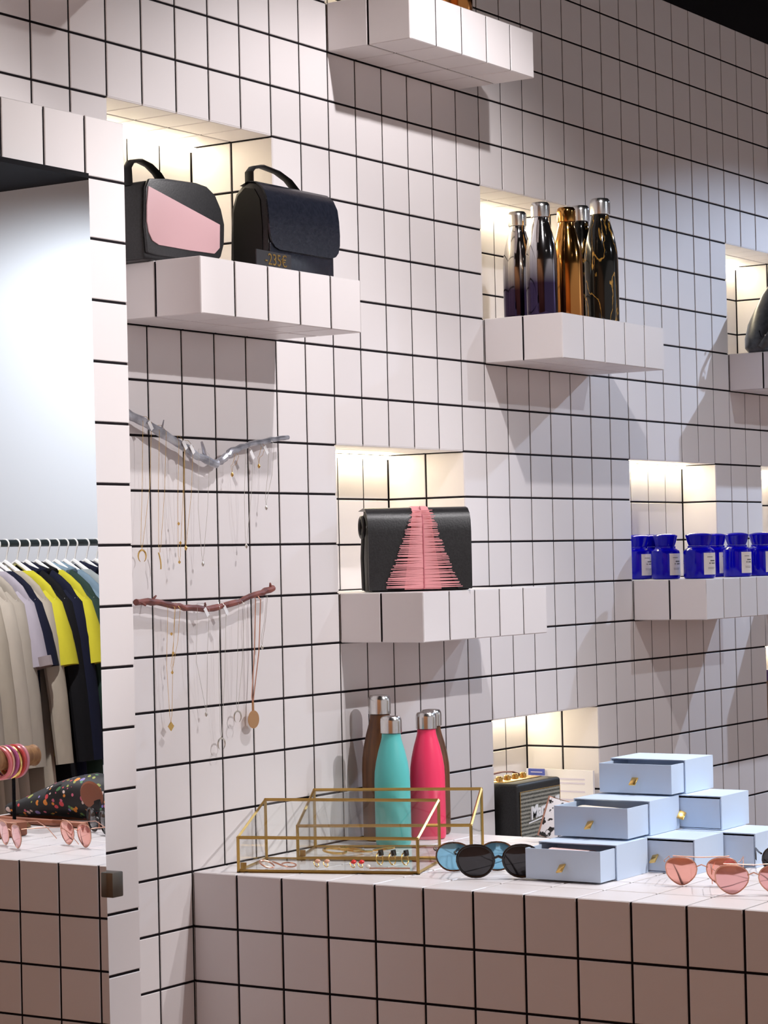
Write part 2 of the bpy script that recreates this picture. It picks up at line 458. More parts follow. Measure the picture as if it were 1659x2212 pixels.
SH = [(-7, 19, 'tiled shelf carrying the pink-flap bag and the navy satchel'), (6, 19, 'tiled shelf carrying five steel drinking bottles'),
      (19, 19, 'tiled shelf carrying the slouchy dark bag at the right edge'), (0, 13, 'tiled shelf carrying the black bag with pink fringe'),
      (13, 13, 'tiled shelf carrying the cobalt blue jars'), (6, 7, 'low tiled shelf carrying the black speaker'),
      (21, 13, 'tiled shelf at the right edge behind the jar shelf'), (0, 25, 'highest tiled shelf, cut off by the top of the picture'),
      (-12, 25, 'tiled shelf just above the picture over the mirror column')]
for (a, c, lab) in SH:
    x0, x1, z0, z1 = a*T, (a+5)*T, c*T, (c+1)*T
    s = thing('tiled_shelf', lab, 'shelf', ((x0+x1)/2, 0, z0), group='tiled shelves along the wall')
    inv = s.location
    g = .0018
    obj('core', MB().box(x0+g-inv.x, x1-g-inv.x, -.2+g, -.0002, g, T-g), M['grout'], s)
    for i in range(a, a+5):
        ou = ('l' if i == a else '')+('r' if i == a+4 else '')
        tile(s, '-y', -.2, i*T, (i+1)*T, z0, z1, outer=ou+'bt')
        for k in (0, 1):
            tile(s, '+z', z1, i*T, (i+1)*T, -k*T-T, -k*T, outer=ou+('b' if k else ''))
            tile(s, '-z', z0, i*T, (i+1)*T, -k*T-T, -k*T, outer=ou+('t' if k else ''))
    for k in (0, 1):
        tile(s, '-x', x0, -k*T, -k*T-T, z0, z1, outer='bt'+('r' if k else ''))
        tile(s, '+x', x1, -k*T-T, -k*T, z0, z1, outer='bt'+('l' if k else ''))

# protruding column that carries the mirror
cx0, cx1 = -22, -9
col = struct(obj('wall_left', MB().box(cx0*T, cx1*T-.0018, -.2+.0018, .0015, 0, 2.2-.0018), M['grout']))
for i in range(cx0, cx1):
    for j in range(22):
        if i >= -14 and (j == 21 or i >= -11):
            tile(col, '-y', -.2, i*T, (i+1)*T, j*T, (j+1)*T, outer=('r' if i == cx1-1 else '')+('t' if j == 21 else ''))
    for k in (0, 1):
        if i >= -14: tile(col, '+z', 2.2, i*T, (i+1)*T, -k*T-T, -k*T, outer='b' if k else '')
for j in range(22):
    for k in (0, 1):
        tile(col, '+x', cx1*T, -k*T-T, -k*T, j*T, (j+1)*T, outer='l' if k else '')

# mirror: a slab standing proud of the column, right edge very slightly out of plumb
YM = -.2375
mx = thing('wall_mirror', 'tall frameless mirror on the tiled column reflecting the clothes rail', 'mirror', (-1.6, -.2, .25))
def mloc(p): return (p[0]+1.6, p[1]+.2, p[2]-.25)
e_top, e_bot = (-1.037, 2.088), (-1.022, .25)
ring = lambda y: [mloc(p) for p in ((-2.15, y, .25), (e_bot[0], y, .25), (e_top[0], y, 2.088), (-2.15, y, 2.088))]
obj('backing', MB().loft([ring(YM+.0006), ring(-.2008)]), M['mirror_edge'], mx)
obj('glass', MB().add(ring(YM), [(0, 1, 2, 3)]), M['mirror'], mx)
obj('top_rail', MB().box(-.55, .563, -.0378, -.001, 1.838, 1.846), M['black_paint'], mx)
k = obj('clip', MB().box(e_bot[0]+1.6-.006, e_bot[0]+1.6+.021, -.050, -.001, .687, .727), M['clip'], mx, bevel=.002)

# display counter running out from the wall
ct = thing('display_counter', 'tiled display counter with white top running out from the wall', 'counter', (-.15, -.75, 0))
obj('core', MB().box(-.35+.0018, .35-.0018, -.75+.0018, .7495, .0, .9-.0018), M['grout'], ct)
ctr = MB()
for k in range(15):
    for j in range(9):
        tile(ct, '-x', -.5, -k*T, -k*T-T, j*T, (j+1)*T, outer=('t' if j == 8 else '')+('r' if k == 14 else ''))
        tile_into(ctr, '+x', .2, -k*T-T, -k*T, j*T, (j+1)*T, outer=('t' if j == 8 else ''))
    for i in range(-5, 2):
        tile(ct, '+z', .9, i*T, (i+1)*T, -k*T-T, -k*T, outer=('l' if i == -5 else '')+('r' if i == 1 else '')+('b' if k == 14 else ''))
for i in range(-5, 2):
    for j in range(9): tile_into(ctr, '-y', -1.5, i*T, (i+1)*T, j*T, (j+1)*T)
o = obj('tile_field', ctr, M['tile'], ct); o['kind'] = 'stuff'
for vtx in o.data.vertices: vtx.co -= ct.location

# ------------------------------------------------------------------ ceiling spots
where = ['over the display counter', 'nearest the camera, aimed at the necklace branches', 'over the far end of the tiled wall',
         'added to brighten the mirror column', 'added to brighten the white end wall', 'added to brighten the clothes rail', 'added as frontal fill on the tiled wall', 'added to light the near end of the unseen bounce wall', 'added to light the far end of the unseen bounce wall', 'added to brighten the counter top and blue boxes']
for n, (p, aim, watt, colr, half) in enumerate(SPOTS):
    d = (Vector(aim)-Vector(p)).normalized()
    s = thing('track_spotlight', 'black ceiling spotlight ' + where[n], 'spotlight', p, group='ceiling track spotlights')
    q = d.to_track_quat('-Z', 'Y').to_matrix().to_4x4()
    h = obj('housing', MB().lathe([(.030, .02), (.035, .022), (.035, .12), (.02, .13)], 20), M['black_paint'], s); h.matrix_local = q
    obj('stem', MB().lathe([(.008, .09), (.008, .2)], 10), M['black_paint'], s)
    le = obj('lens', MB().lathe([(.029, .0195), (.029, .0198)], 20), M['lamp'], s); le.matrix_local = q
    ld = bpy.data.lights.new('spot', 'SPOT'); ld.energy = watt; ld.color = colr; ld.spot_size = 2*R(half); ld.spot_blend = .45; ld.shadow_soft_size = .018
    lo = bpy.data.objects.new('bulb', ld); COL.objects.link(lo); lo.parent = s; lo.matrix_local = q
    lo.matrix_local = Matrix.Translation(d*.02) @ q

# ------------------------------------------------------------------ bottles
BOT = [(.030, 0), (.0335, .002), (.0352, .008), (.0355, .05), (.0355, .125), (.0345, .145), (.0315, .165), (.0265, .187), (.0215, .204), (.0192, .213), (.0187, .221)]
CAP = [(.0195, .2215), (.0212, .2225), (.0214, .245), (.0208, .2505), (.018, .2545), (.010, .256)]
def bottle(label, loc, body, cap, s=1.0, wide=1.0, group='drinking bottles'):
    t = thing('drinking_bottle', label, 'bottle', loc, random.random()*6, group)
    f = lambda P_: [(r*wide, z*s) for r, z in P_]
    obj('body', MB().lathe(f(BOT), 40), body, t, smooth=True)
    obj('cap', MB().lathe(f(CAP), 40), cap, t, smooth=True)
    obj('collar', MB().lathe(f([(.0175, .2208), (.0190, .2209), (.0190, .2219), (.0175, .222)]), 32), M['black_frame'], t)
    return t
bottle('matte teal bottle with steel cap on the counter', (-.022, -.132, .9), M['teal'], M['chrome'])
bottle('glossy hot pink bottle with steel cap on the counter', (.100, -.138, .9), M['coral'], M['chrome'])
bottle('wood-grain bottle mostly hidden behind the pink bottle', (.172, -.105, .9), M['walnut'], M['chrome'])
bottle('tall wood-grain bottle standing behind the teal bottle', (.045, -.062, .9), M['walnut'], M['chrome'], 1.145, 1.08)
g2 = 'shiny bottles on the bottle shelf'
bottle('silver to plum ombre bottle with steel cap, leftmost on its shelf', (.763, 0.0, 2.0), M['ombre'], M['chrome'], 1.015, 1, g2)
bottle('larger-looking silver to plum ombre bottle, second from the left', (.675, -.11, 2.0), M['ombre'], M['chrome'], 1.015, 1, g2)
bottle('mirror-bright copper bottle with copper cap', (.782, -.118, 2.0), M['copper'], M['copper'], 1.015, 1, g2)
bottle('black marble bottle half hidden behind the copper bottle', (.985, -.045, 2.0), M['marble'], M['chrome'], 1.15, 1.06, g2)
bottle('tall black marble bottle with gold veins, rightmost on its shelf', (.925, -.130, 2.0), M['marble'], M['chrome'], 1.155, 1.12, g2)
bottle('copper bottle whose base shows on the highest shelf', (.245, -.160, 2.6), M['copper'], M['copper'], 1, 1, 'bottles on the highest shelf')
bottle('dark bottle in the niche cut by the right edge', (2.215, .06, .9), M['walnut'], mat('purple_cap', (.06, .02, .12), .4), .9, 1, 'bottles in the right niche')

# ------------------------------------------------------------------ cobalt jars
JB = [(.031, 0), (.0355, .002), (.037, .007), (.037, .064), (.0355, .071), (.030, .0755), (.0265, .0775), (.0262, .082)]
JL = [(.0225, .0822), (.0240, .0825), (.0275, .092), (.0305, .1045), (.0315, .1065), (.0315, .1085), (.0300, .1100), (.022, .1125), (.012, .1140)]
def jar(label, x, y, s=1.0, ang=-104):
    t = thing('apothecary_jar', label, 'jar', (x, y, 1.4), 0, 'cobalt jars on the shelf')
    obj('body', MB().lathe([(r*s, z) for r, z in JB], 40), M['blue_glass'], t, smooth=True)
    obj('stopper', MB().lathe([(r*s, z) for r, z in JL], 40), M['blue_glass'], t, smooth=True)
    lab = MB(); r = .0374*s; h = R(34); c0 = R(ang); N = 8
    for k in range(N):
        a, b = c0-h+2*h*k/N, c0-h+2*h*(k+1)/N
        P_ = lambda t_, rr, z: (rr*math.cos(t_), rr*math.sin(t_), z)
        lab.quad(P_(a, r, .010), P_(b, r, .010), P_(b, r, .064), P_(a, r, .064))
    l = obj('label', lab, M['label'], t, smooth=True)
    pr = MB(); r2 = r+.0003
    for (z, zt, a0, a1) in ((.053, .0545, -.35, .1), (.043, .0458, -.12, .33), (.037, .0395, -.22, -.1), (.037, .0395, -.02, .35), (.027, .0278, -.3, .3), (.024, .0248, -.3, .25)):
        n = 5
        for k in range(n):
            a = c0+(a0+(a1-a0)*k/n); b = c0+(a0+(a1-a0)*(k+.78)/n)
            pr.quad((r2*math.cos(a), r2*math.sin(a), z), (r2*math.cos(b), r2*math.sin(b), z), (r2*math.cos(b), r2*math.sin(b), zt), (r2*math.cos(a), r2*math.sin(a), zt))
    obj('print', pr, M['ink'], l)
jar('cobalt jar half hidden by the niche edge, leftmost of the row', 1.418, .045)
jar('cobalt jar on the left side of the shelf, second of the front jars', 1.375, -.055, .98)
jar('cobalt jar at the front corner of the shelf', 1.380, -.145, 1.06)
jar('cobalt jar right of the front corner jar', 1.605, -.145, .97)
jar('cobalt jar cut by the right edge of the picture', 1.800-.045, -.145, .99)
jar('cobalt jar in the back row behind the second front jar', 1.475, -.005)
jar('cobalt jar in the back row between the corner jar and the next', 1.665, -.055, .98)
jar('cobalt jar at the back of the shelf, left of the others', 1.50, .052, .98)

# ------------------------------------------------------------------ bags
# flap bag with a pink panel
BX, BY = -.60, -.055
b = thing('flap_handbag', 'small black handbag with a pink panel on its flap', 'handbag', (BX, BY, 2.0), group='leather handbags')
fx = lambda a_, b_, d_: (a_-BX, d_-BY, b_-2.0)
outl = [(-.722, 2.0005), (-.726, 2.06), (-.722, 2.125), (-.712, 2.140), (-.66, 2.146), (-.575, 2.149), (-.548, 2.147), (-.525, 2.135), (-.507, 2.112), (-.498, 2.085), (-.500, 2.055), (-.512, 2.030), (-.525, 2.012), (-.545, 2.0005)]
obj('body', MB().prism(outl, fx, -.094, -.012), M['black_leather'], b, bevel=.006, bseg=3)
flap = [(-.719, 2.012), (-.724, 2.06), (-.720, 2.126), (-.710, 2.143), (-.66, 2.149), (-.575, 2.152), (-.545, 2.149), (-.520, 2.136), (-.503, 2.112), (-.494, 2.085), (-.496, 2.050), (-.507, 2.024), (-.520, 2.015), (-.60, 2.011), (-.69, 2.010)]
f_ = obj('flap', MB().prism(flap, fx, -.101, -.0935), M['grey_leather'], b, bevel=.003)
patch = [(-.716, 2.129), (-.64, 2.112), (-.56, 2.094), (-.511, 2.083), (-.513, 2.040), (-.529, 2.028), (-.60, 2.027), (-.690, 2.028), (-.708, 2.034), (-.718, 2.048), (-.722, 2.066), (-.721, 2.095)]
pp = obj('pink_panel', MB().prism([(a_, z_) for a_, z_ in patch], fx, -.1032, -.1008), M['pink_leather'], f_, bevel=.0008)
pp['label'] = 'dusty pink leather panel'
obj('handle', MB().tube([fx(a_, z_, -.055) for a_, z_ in ((-.714, 2.135), (-.716, 2.165), (-.706, 2.178), (-.682, 2.183), (-.655, 2.178), (-.632, 2.166), (-.610, 2.146))], .0035, 8, flat=(1, 3.2)), M['black_matte'], b, smooth=True)
obj('side_tab', MB().tube([fx(-.57, 2.146, -.05), fx(-.55, 2.157, -.05), fx(-.525, 2.150, -.05), fx(-.505, 2.128, -.05)], .003, 8, flat=(1, 3)), M['black_matte'], b, smooth=True)

# navy satchel with a domed profile
BX, BY = -.345, -.13
b = thing('satchel', 'navy leather satchel with domed top, rounded flap and carry handle', 'handbag', (BX, BY, 2.0), group='leather handbags')
fy = lambda a_, b_, d_: (d_-BX, a_-BY, b_-2.0)
dome = [(-.086, 2.0005), (-.088, 2.06), (-.092, 2.118), (-.102, 2.145), (-.116, 2.158), (-.133, 2.164), (-.150, 2.161), (-.163, 2.150), (-.171, 2.132), (-.174, 2.10), (-.174, 2.05), (-.172, 2.0005)]
obj('body', MB().prism(dome, fy, -.460, -.252), M['black_leather'], b, bevel=.004)
# flap follows the dome over the top and down the front with rounded corners
arc = [(-.116, 2.1595), (-.133, 2.1660), (-.151, 2.1632), (-.165, 2.1515), (-.1740, 2.133), (-.1772, 2.11), (-.1785, 2.085), (-.1790, 2.065), (-.1792, 2.050), (-.1793, 2.042), (-.1793, 2.038)]
ins = [0, 0, 0, 0, 0, 0, 0, .0015, .007, .016, .030]
mbf = MB(); n = 16
for side, off in ((0, 0), (1, .003)):
    pass
rows = []
for (yy, zz), q in zip(arc, ins):
    xa, xb = -.462+q, -.233-q
    rows.append([(xa+(xb-xa)*k/n, yy, zz) for k in range(n+1)])
vs_ = []; fs = []
for lay in (0, .0032):
    for r_ in rows:
        for (xx, yy, zz) in r_: vs_.append((xx-BX, yy-BY+lay, zz-2.0-lay*.4))
m_ = len(rows); w_ = n+1
for l in (0, 1):
    o0 = l*m_*w_
    for i in range(m_-1):
        for k in range(n): fs.append((o0+i*w_+k, o0+i*w_+k+1, o0+(i+1)*w_+k+1, o0+(i+1)*w_+k))
for i in range(m_-1):
    for k in (0, n): fs.append((i*w_+k, (i+1)*w_+k, m_*w_+(i+1)*w_+k, m_*w_+i*w_+k))
for k in range(n):
    for i in (0, m_-1): fs.append((i*w_+k, i*w_+k+1, m_*w_+i*w_+k+1, m_*w_+i*w_+k))
obj('flap', MB().add(vs_, fs), M['navy_leather'], b, smooth=True, sharp=50)
obj('lower_front', MB().box(-.458-BX, -.254-BX, -.1765-BY, -.173-BY, .0006, .05), M['navy_leather'], b, bevel=.001)
obj('handle', MB().tube([fy(-.128, z_, a_) for a_, z_ in ((-.452, 2.160), (-.452, 2.184), (-.442, 2.193), (-.415, 2.199), (-.365, 2.194), (-.33, 2.183), (-.300, 2.164))], .0032, 8, flat=(1, 3.2)), M['black_matte'], b, smooth=True)
obj('gusset', MB().prism([(-.096, 2.002), (-.098, 2.11), (-.108, 2.140), (-.125, 2.154), (-.146, 2.150), (-.158, 2.13), (-.162, 2.08), (-.160, 2.002)], fy, -.4625, -.4598), M['black_matte'], b)
# price card in front of it
pc = thing('price_card', 'small dark price card with gold figures in front of the navy satchel', 'price card', (-.462, -.186, 2.0), R(3))
obj('card', MB().box(-.058, .058, -.001, .001, .0003, .030), mat('smoke_card', (.035, .035, .04), .3), pc)
text_part('figures', '-235€', .030, M['gold'], pc, Matrix.Translation((.006, -.0016, .0145)) @ Matrix.Rotation(R(90), 4, 'X'), .0004)

# black flap bag with a pink fringe
b = thing('fringe_handbag', 'black leather handbag with a pink fringe down its front', 'handbag', (.125, -.105, 1.4), R(-42.3), group='leather handbags')
Wd, Dp, Hh = .217, .070, .166
prof = [(-Dp/2, .0006), (-Dp/2-.001, .08), (-Dp/2+.001, .138), (-Dp/2+.006, .154), (-Dp/2+.016, .163), (-Dp/2+.03, .1665), (Dp/2-.018, .165), (Dp/2-.006, .157), (Dp/2, .140), (Dp/2, .0006)]
obj('body', MB().prism(prof, lambda a_, b_, d_: (d_, a_, b_), -Wd/2+.006, Wd/2-.004), M['black_matte'], b, bevel=.004)
fl_ = [(-Dp/2-.004, .004), (-Dp/2-.005, .06), (-Dp/2-.005, .12), (-Dp/2-.003, .142), (-Dp/2+.004, .158), (-Dp/2+.016, .168), (-Dp/2+.03, .171), (0, .1705), (Dp/2, .166)]
def flap_half(xa_fn, xb_fn, nm):
    rings_ = []
    for (yy, zz) in fl_:
        a_, b_ = xa_fn(zz), xb_fn(zz)
        rings_.append((a_, b_, yy, zz))
    v = []; f = []
    for (a_, b_, yy, zz) in rings_:
        v += [(a_, yy, zz), (b_, yy, zz), (b_, yy+.004, zz-.001), (a_, yy+.004, zz-.001)]
    for i in range(len(rings_)-1):
        for k in range(4): f.append((i*4+k, i*4+(k+1) % 4, (i+1)*4+(k+1) % 4, (i+1)*4+k))
    f += [(0, 1, 2, 3), tuple(range((len(rings_)-1)*4, len(rings_)*4))]
    obj(nm, MB().add(v, f), M['black_leather'], b, smooth=True)
cl = lambda z: -.010-.062*max(0, 1-z/.165)**1.15
cr_ = lambda z: .022+.058*max(0, 1-z/.165)**1.5
flap_half(lambda z: -Wd/2, cl, 'flap_panel'); flap_half(cr_, lambda z: Wd/2, 'flap_panel')
fr = MB(); nrow = 46
for q in range(nrow):
    z = .006+q*(.158/nrow)
    yb = -Dp/2-.0055 if z < .135 else -Dp/2-.0055+(z-.135)**1.6*3.2
    for sd, edge in ((-1, cl(z)), (1, cr_(z))):
        tip = edge+sd*(.004+.006*random.random()); h = .0052; dz = random.uniform(-.0015, .0015)
        x_in = .006
        for lay in (0, 1):
            y_ = yb-.001*lay-.0008*random.random()
            tp = tip-sd*.016*lay*random.random()
            fr.add([(x_in, y_, z+.0004), (x_in, y_, z+h*.8), (tp, y_-.003, z+h*.45+dz+.0007), (tp, y_-.003, z+h*.45+dz-.0007)], [(0, 1, 2, 3)])
for z0_, z1_ in ((.004, .135), ):
    fr.add([(cl(z0_)*.5, -Dp/2-.0052, z0_), (cr_(z0_)*.55, -Dp/2-.0052, z0_), (cr_(z1_)*.95, -Dp/2-.0052, z1_), (cl(z1_)*.95, -Dp/2-.0052, z1_)], [(0, 1, 2, 3)])
tops = [(-Dp/2-.0062, .134), (-Dp/2-.0035, .149), (-Dp/2+.004, .161), (-Dp/2+.016, .1705), (-Dp/2+.03, .1735), (0, .173)]
for i in range(len(tops)-1):
    (ya, za), (yb, zb) = tops[i], tops[i+1]
    fr.quad((cl(za)-.002, ya, za), (cr_(za)+.001, ya, za), (cr_(zb)+.001, yb, zb), (cl(zb)-.002, yb, zb))
o = obj('fringe', fr, M['pink_fringe'], b); o['kind'] = 'stuff'; o['label'] = 'pink leather fringe in fine horizontal strands'
obj('seam', MB().tube([(.006, -Dp/2-.0075, .004), (.006, -Dp/2-.0075, .135), (.006, -Dp/2-.004, .152), (.006, -Dp/2+.014, .1725)], .0012, 6), mat('rose_seam', (.55, .16, .2), .6), b)
obj('strap_ring', MB().tube([(-Wd/2-.004, -.006+.016*math.cos(t_), .132+.020*math.sin(t_)) for t_ in [2*math.pi*k/20 for k in range(20)]], .0045, 8, closed=True), M['black_leather'], b, smooth=True)
obj('strap', MB().tube([(-Wd/2-.001, -.004, .13), (-Wd/2-.004, -.002, .07), (-Wd/2-.002, 0, .004)], .003, 8, flat=(1, 3)), M['black_matte'], b, smooth=True)
obj('rivet', MB().lathe([(.003, 0), (.003, .002)], 10), M['chrome'], b).matrix_local = Matrix.Translation((-Wd/2+.004, -.02, .132)) @ Matrix.Rotation(R(-90), 4, 'Y')

# slouchy bag at the right edge
b = thing('slouchy_bag', 'slouchy slate leather bag cut by the right edge', 'handbag', (2.06, -.08, 2.0), group='leather handbags')
rings_ = []
prof = [(0, .128, .045), (.012, .142, .055), (.04, .140, .060), (.08, .134, .058), (.125, .115, .050), (.165, .088, .040), (.20, .055, .028), (.22, .030, .014)]
for z, hx, hy in prof:
    rg = []
    for k in range(28):
        t_ = 2*math.pi*k/28
        fold = 1+.05*math.sin(5*t_+z*40)
        x_ = hx*math.copysign(abs(math.cos(t_))**.75, math.cos(t_)); y_ = hy*math.copysign(abs(math.sin(t_))**.8, math.sin(t_))*fold
        rg.append((x_+z*.35-.03, y_, z+.0006))
    rings_.append(rg)
obj('body', MB().loft(rings_), M['slate_leather'], b, smooth=True, sharp=80)
obj('strap', MB().tube([(-.166, -.02, .010), (-.160, -.045, .045), (-.128, -.060, .085), (-.085, -.060, .125), (-.03, -.045, .165), (.03, -.03, .180), (.08, -.01, .165)], .004, 8, flat=(2.6, 1)), M['slate_leather'], b, smooth=True)
obj('zip_pull', MB().tube([(-.165, -.02, .04), (-.178, -.02, .055)], .0016, 6), M['black_paint'], b)
obj('stud', MB().lathe([(.004, 0), (.003, .003)], 10), M['gold'], b).matrix_local = Matrix.Translation((-.125, -.045, .115)) @ Matrix.Rotation(R(90), 4, 'X')
obj('side_tag', MB().box(-.1635, -.1575, -.032, -.029, .018, .045), M['cream_paper'], b)

# ------------------------------------------------------------------ speaker in the low niche
s = thing('speaker', 'black vintage speaker with woven grille and white script logo', 'speaker', (.716, .015, .8))
W2, H2 = .101, .158
obj('cabinet', MB().box(-W2, W2, -.065, .065, .0006, H2), M['speaker_vinyl'], s, bevel=.008, bseg=3)
obj('grille', MB().box(-W2+.010, W2-.012, -.0672, -.064, .012, H2-.020), M['grille'], s)
obj('piping', MB().tube([(-W2+.009, -.067, .011), (W2-.011, -.067, .011), (W2-.011, -.067, H2-.019), (-W2+.009, -.067, H2-.019)], .0011, 6, closed=True), M['gold'], s)
lg = text_part('logo', 'Marshall', .039, M['white'], s, Matrix.Translation((-.054, -.0695, .086)) @ Matrix.Rotation(R(90), 4, 'X') @ Matrix.Rotation(R(7), 4, 'Z'), .0018, .3, 'LEFT', .0009)
obj('logo_bar', MB().add([(-.060, -.0695, .066), (.04, -.0695, .0765), (.04, -.0695, .0795), (-.060, -.0695, .069)], [(0, 1, 2, 3)]), M['white'], lg.parent)
pl = obj('control_plate', MB().box(-W2+.015, W2-.02, -.025, .035, H2-.001, H2+.002), M['gold'], s, bevel=.001)
for k in range(4):
    kx = -.06+k*.036
    obj('knob', MB().lathe([(.008, H2+.002), (.008, H2+.010), (.006, H2+.012)], 16, kx, .005), M['gold'], s, smooth=True)
obj('strap', MB().tube([(-W2+.012, .03, H2), (-.055, .035, H2+.014), (0, .035, H2+.016), (.05, .035, H2+.012), (W2-.012, .03, H2)], .002, 8, flat=(1, 3.5)), mat('dark_red_strap', (.10, .008, .01), .5), s, smooth=True)

# white display board leaning in the same niche
bd = thing('display_board', 'white card board with pale print standing in the low niche', 'sign', (1.081, .098, .8))
obj('panel', MB().box(-.004, .004, -.092, .092, .0006, .146), M['paper'], bd)
pr = MB()
for z in (.122, .112, .092, .072, .06): pr.box(-.0046, -.0039, -.07, .03+random.random()*.02, z, z+.004)
obj('print', pr, M['lilac'], bd)
lb = thing('shelf_tag', 'little blue tag clipped to the white board above the speaker', 'tag', (1.066, .155, .9315))
obj('plate', MB().box(-.002, .002, -.022, .022, 0, .016), M['blue_tag'], lb)
obj('print', MB().box(-.0026, -.0019, -.017, .015, .007, .009), M['lilac'], lb)
obj('clip', MB().box(.002, .0105, -.004, .004, .004, .010), M['white'], lb)

# ------------------------------------------------------------------ drawer boxes
LX, WY, HZ = .118, .154, .062
def gift_box(label, x0, y0, z0, pull, fill=None):
    """x0 = sleeve mouth (towards the camera), y0 = near side, z0 = base"""
    t = thing('drawer_box', label, 'box', (x0+LX/2, y0+WY/2, z0), group='powder blue drawer boxes')
    h = .0022; X_, Y_ = LX/2, WY/2
    sl = MB()
    sl.box(-X_, X_, -Y_, Y_, .0004, h); sl.box(-X_, X_, -Y_, Y_, HZ-h, HZ-.0004)
    sl.box(-X_, X_, -Y_, -Y_+h, h, HZ-h); sl.box(-X_, X_, Y_-h, Y_, h, HZ-h); sl.box(X_-h, X_, -Y_+h, Y_-h, h, HZ-h)
    obj('sleeve', sl, M['box'], t)
    e = .0034; d0, d1 = -X_-pull, X_-pull-.004; zt = HZ-.0055
    d = MB()
    d.box(d0, d1, -Y_+e, Y_-e, h+.0012, h+.003)
    d.box(d0, d0+.0025, -Y_+e, Y_-e, h+.003, zt); d.box(d1-.0025, d1, -Y_+e, Y_-e, h+.003, zt)
    d.box(d0+.0025, d1-.0025, -Y_+e, -Y_+e+.0025, h+.003, zt); d.box(d0+.0025, d1-.0025, Y_-e-.0025, Y_-e, h+.003, zt)
    dr = obj('drawer', d, M['box'], t)
    if pull > .02:
        obj('lining', MB().box(d0+.003, d1-.003, -Y_+e+.003, Y_-e-.003, h+.0032, h+.005), M['box_in'], dr)
    a_ = R(random.uniform(-25, 25))
    tb = obj('pull_tab', MB().box(-.018, .0005, -.0065, .0065, -.0012, .0012), M['gold'], dr, bevel=.0006)
    tb.matrix_local = Matrix.Translation((d0-.0002, 0, .031)) @ Matrix.Rotation(R(-40), 4, 'Y') @ Matrix.Rotation(a_, 4, 'X')
    return t, d0, d1
gift_box('powder blue drawer box at the bottom front, drawer pulled out', -.295, -.770, .9, .055)
gift_box('powder blue drawer box in the middle of the stack, drawer pulled out', -.154, -.765, .962, .081)
gift_box('powder blue drawer box on top of the stack, drawer pulled out', -.016, -.770, 1.024, .052)
gift_box('closed powder blue drawer box on the counter behind the bottom front box', -.172, -.860, .9, 0)
gift_box('closed powder blue drawer box low at the right edge', -.050, -.921, .9, 0)
gift_box('closed powder blue drawer box in the middle tier at the right', -.032, -.848, .962, 0)
def sheet(label, loc, sx, sy, m, rz, bend=.006):
    mb = MB(); n = 6
    rs = []
    for k in range(n+1):
        u_ = k/n
        z = bend*math.sin(u_*3.1)
        rs.append([(-sx/2+sx*u_, -sy/2, z), (-sx/2+sx*u_, sy/2, z+.004*u_), (-sx/2+sx*u_, sy/2, z+.0012+.004*u_), (-sx/2+sx*u_, -sy/2, z+.0012)])
    mb.loft(rs)
    o = obj('folded_paper', mb, m, None, smooth=True); o.location = loc; o.rotation_euler = (0, 0, rz)
    tag(o, label, 'paper', 'papers in the drawers')
sheet('blush tissue lying in the bottom pulled-out drawer', (-.300, -.680, .943), .075, .075, M['pink_paper'], .1)
sheet('wine red card in the bottom pulled-out drawer', (-.298, -.722, .940), .07, .05, M['wine_paper'], -.1)
sheet('cream tissue lying in the middle pulled-out drawer', (-.178, -.670, 1.004), .09, .07, M['cream_paper'], .05)

# ------------------------------------------------------------------ leaning printed cover
pv = thing('printed_cover', 'black and white splash-print cover with copper rim leaning by the boxes', 'phone case', (.125, -.400, .9085), rot=(R(-12), R(17), R(-66)))
obj('cover', MB().box(-.020, .026, -.003, .003, .002, .080), M['splash'], pv, bevel=.001)
obj('rim', MB().tube([(-.021, -.0005, .002), (.027, -.0005, .002), (.027, -.0005, .081), (-.021, -.0005, .081)], .0026, 8, closed=True), M['rose_gold'], pv, smooth=True)

# ------------------------------------------------------------------ glass jewellery cases
def case(label, loc, rz, Wc, Dc=.172, hf=.064, hb=.115):
    t = thing('glass_jewellery_case', label, 'display case', loc, rz, 'brass and glass cases on the counter')
    r = .0030
    A = [(0, 0, r), (Wc, 0, r), (Wc, Dc, r), (0, Dc, r)]
    B = [(0, 0, hf), (Wc, 0, hf), (Wc, Dc, hb), (0, Dc, hb)]
    bars = [(A[i], A[(i+1) % 4]) for i in range(4)]+[(B[i], B[(i+1) % 4]) for i in range(4)]+[(A[i], B[i]) for i in range(4)]
    for (a, b) in bars:
        a, b = Vector(a), Vector(b); d = (b-a).normalized()*.0015
        obj('brass_bar', MB().tube([a-d, b+d], r, 4), M['brass'], t)
    th = .0008
    pane = lambda P_: obj('pane', MB().loft([[Vector(p) for p in P_], [Vector(p)+nv for p in P_]]), M['pane'], t)
    nv = Vector((0, th, 0)); pane([A[0], A[1], B[1], B[0]]); pane([A[3], A[2], B[2], B[3]])
    nv = Vector((th, 0, 0)); pane([A[0], A[3], B[3], B[0]]); pane([A[1], A[2], B[2], B[1]])
    nv = Vector((0, 0, th)); pane(B); pane([(p[0], p[1], .004) for p in A])
    obj('corner_clasp', MB().box(.003, .014, .001, .006, .006, .018), M['brass'], t, bevel=.001)
    for p in A: obj('foot', MB().lathe([(.003, 0), (.004, .0012)], 8, p[0], p[1]), M['black_paint'], t)
    return t
c1 = case('slanted brass and glass case at the front of the counter', (-.474, -.086, .9), R(-71.3), .338)
c2 = case('slanted brass and glass case behind the front one', (-.281, -.083, .9), R(-66.2), .332)
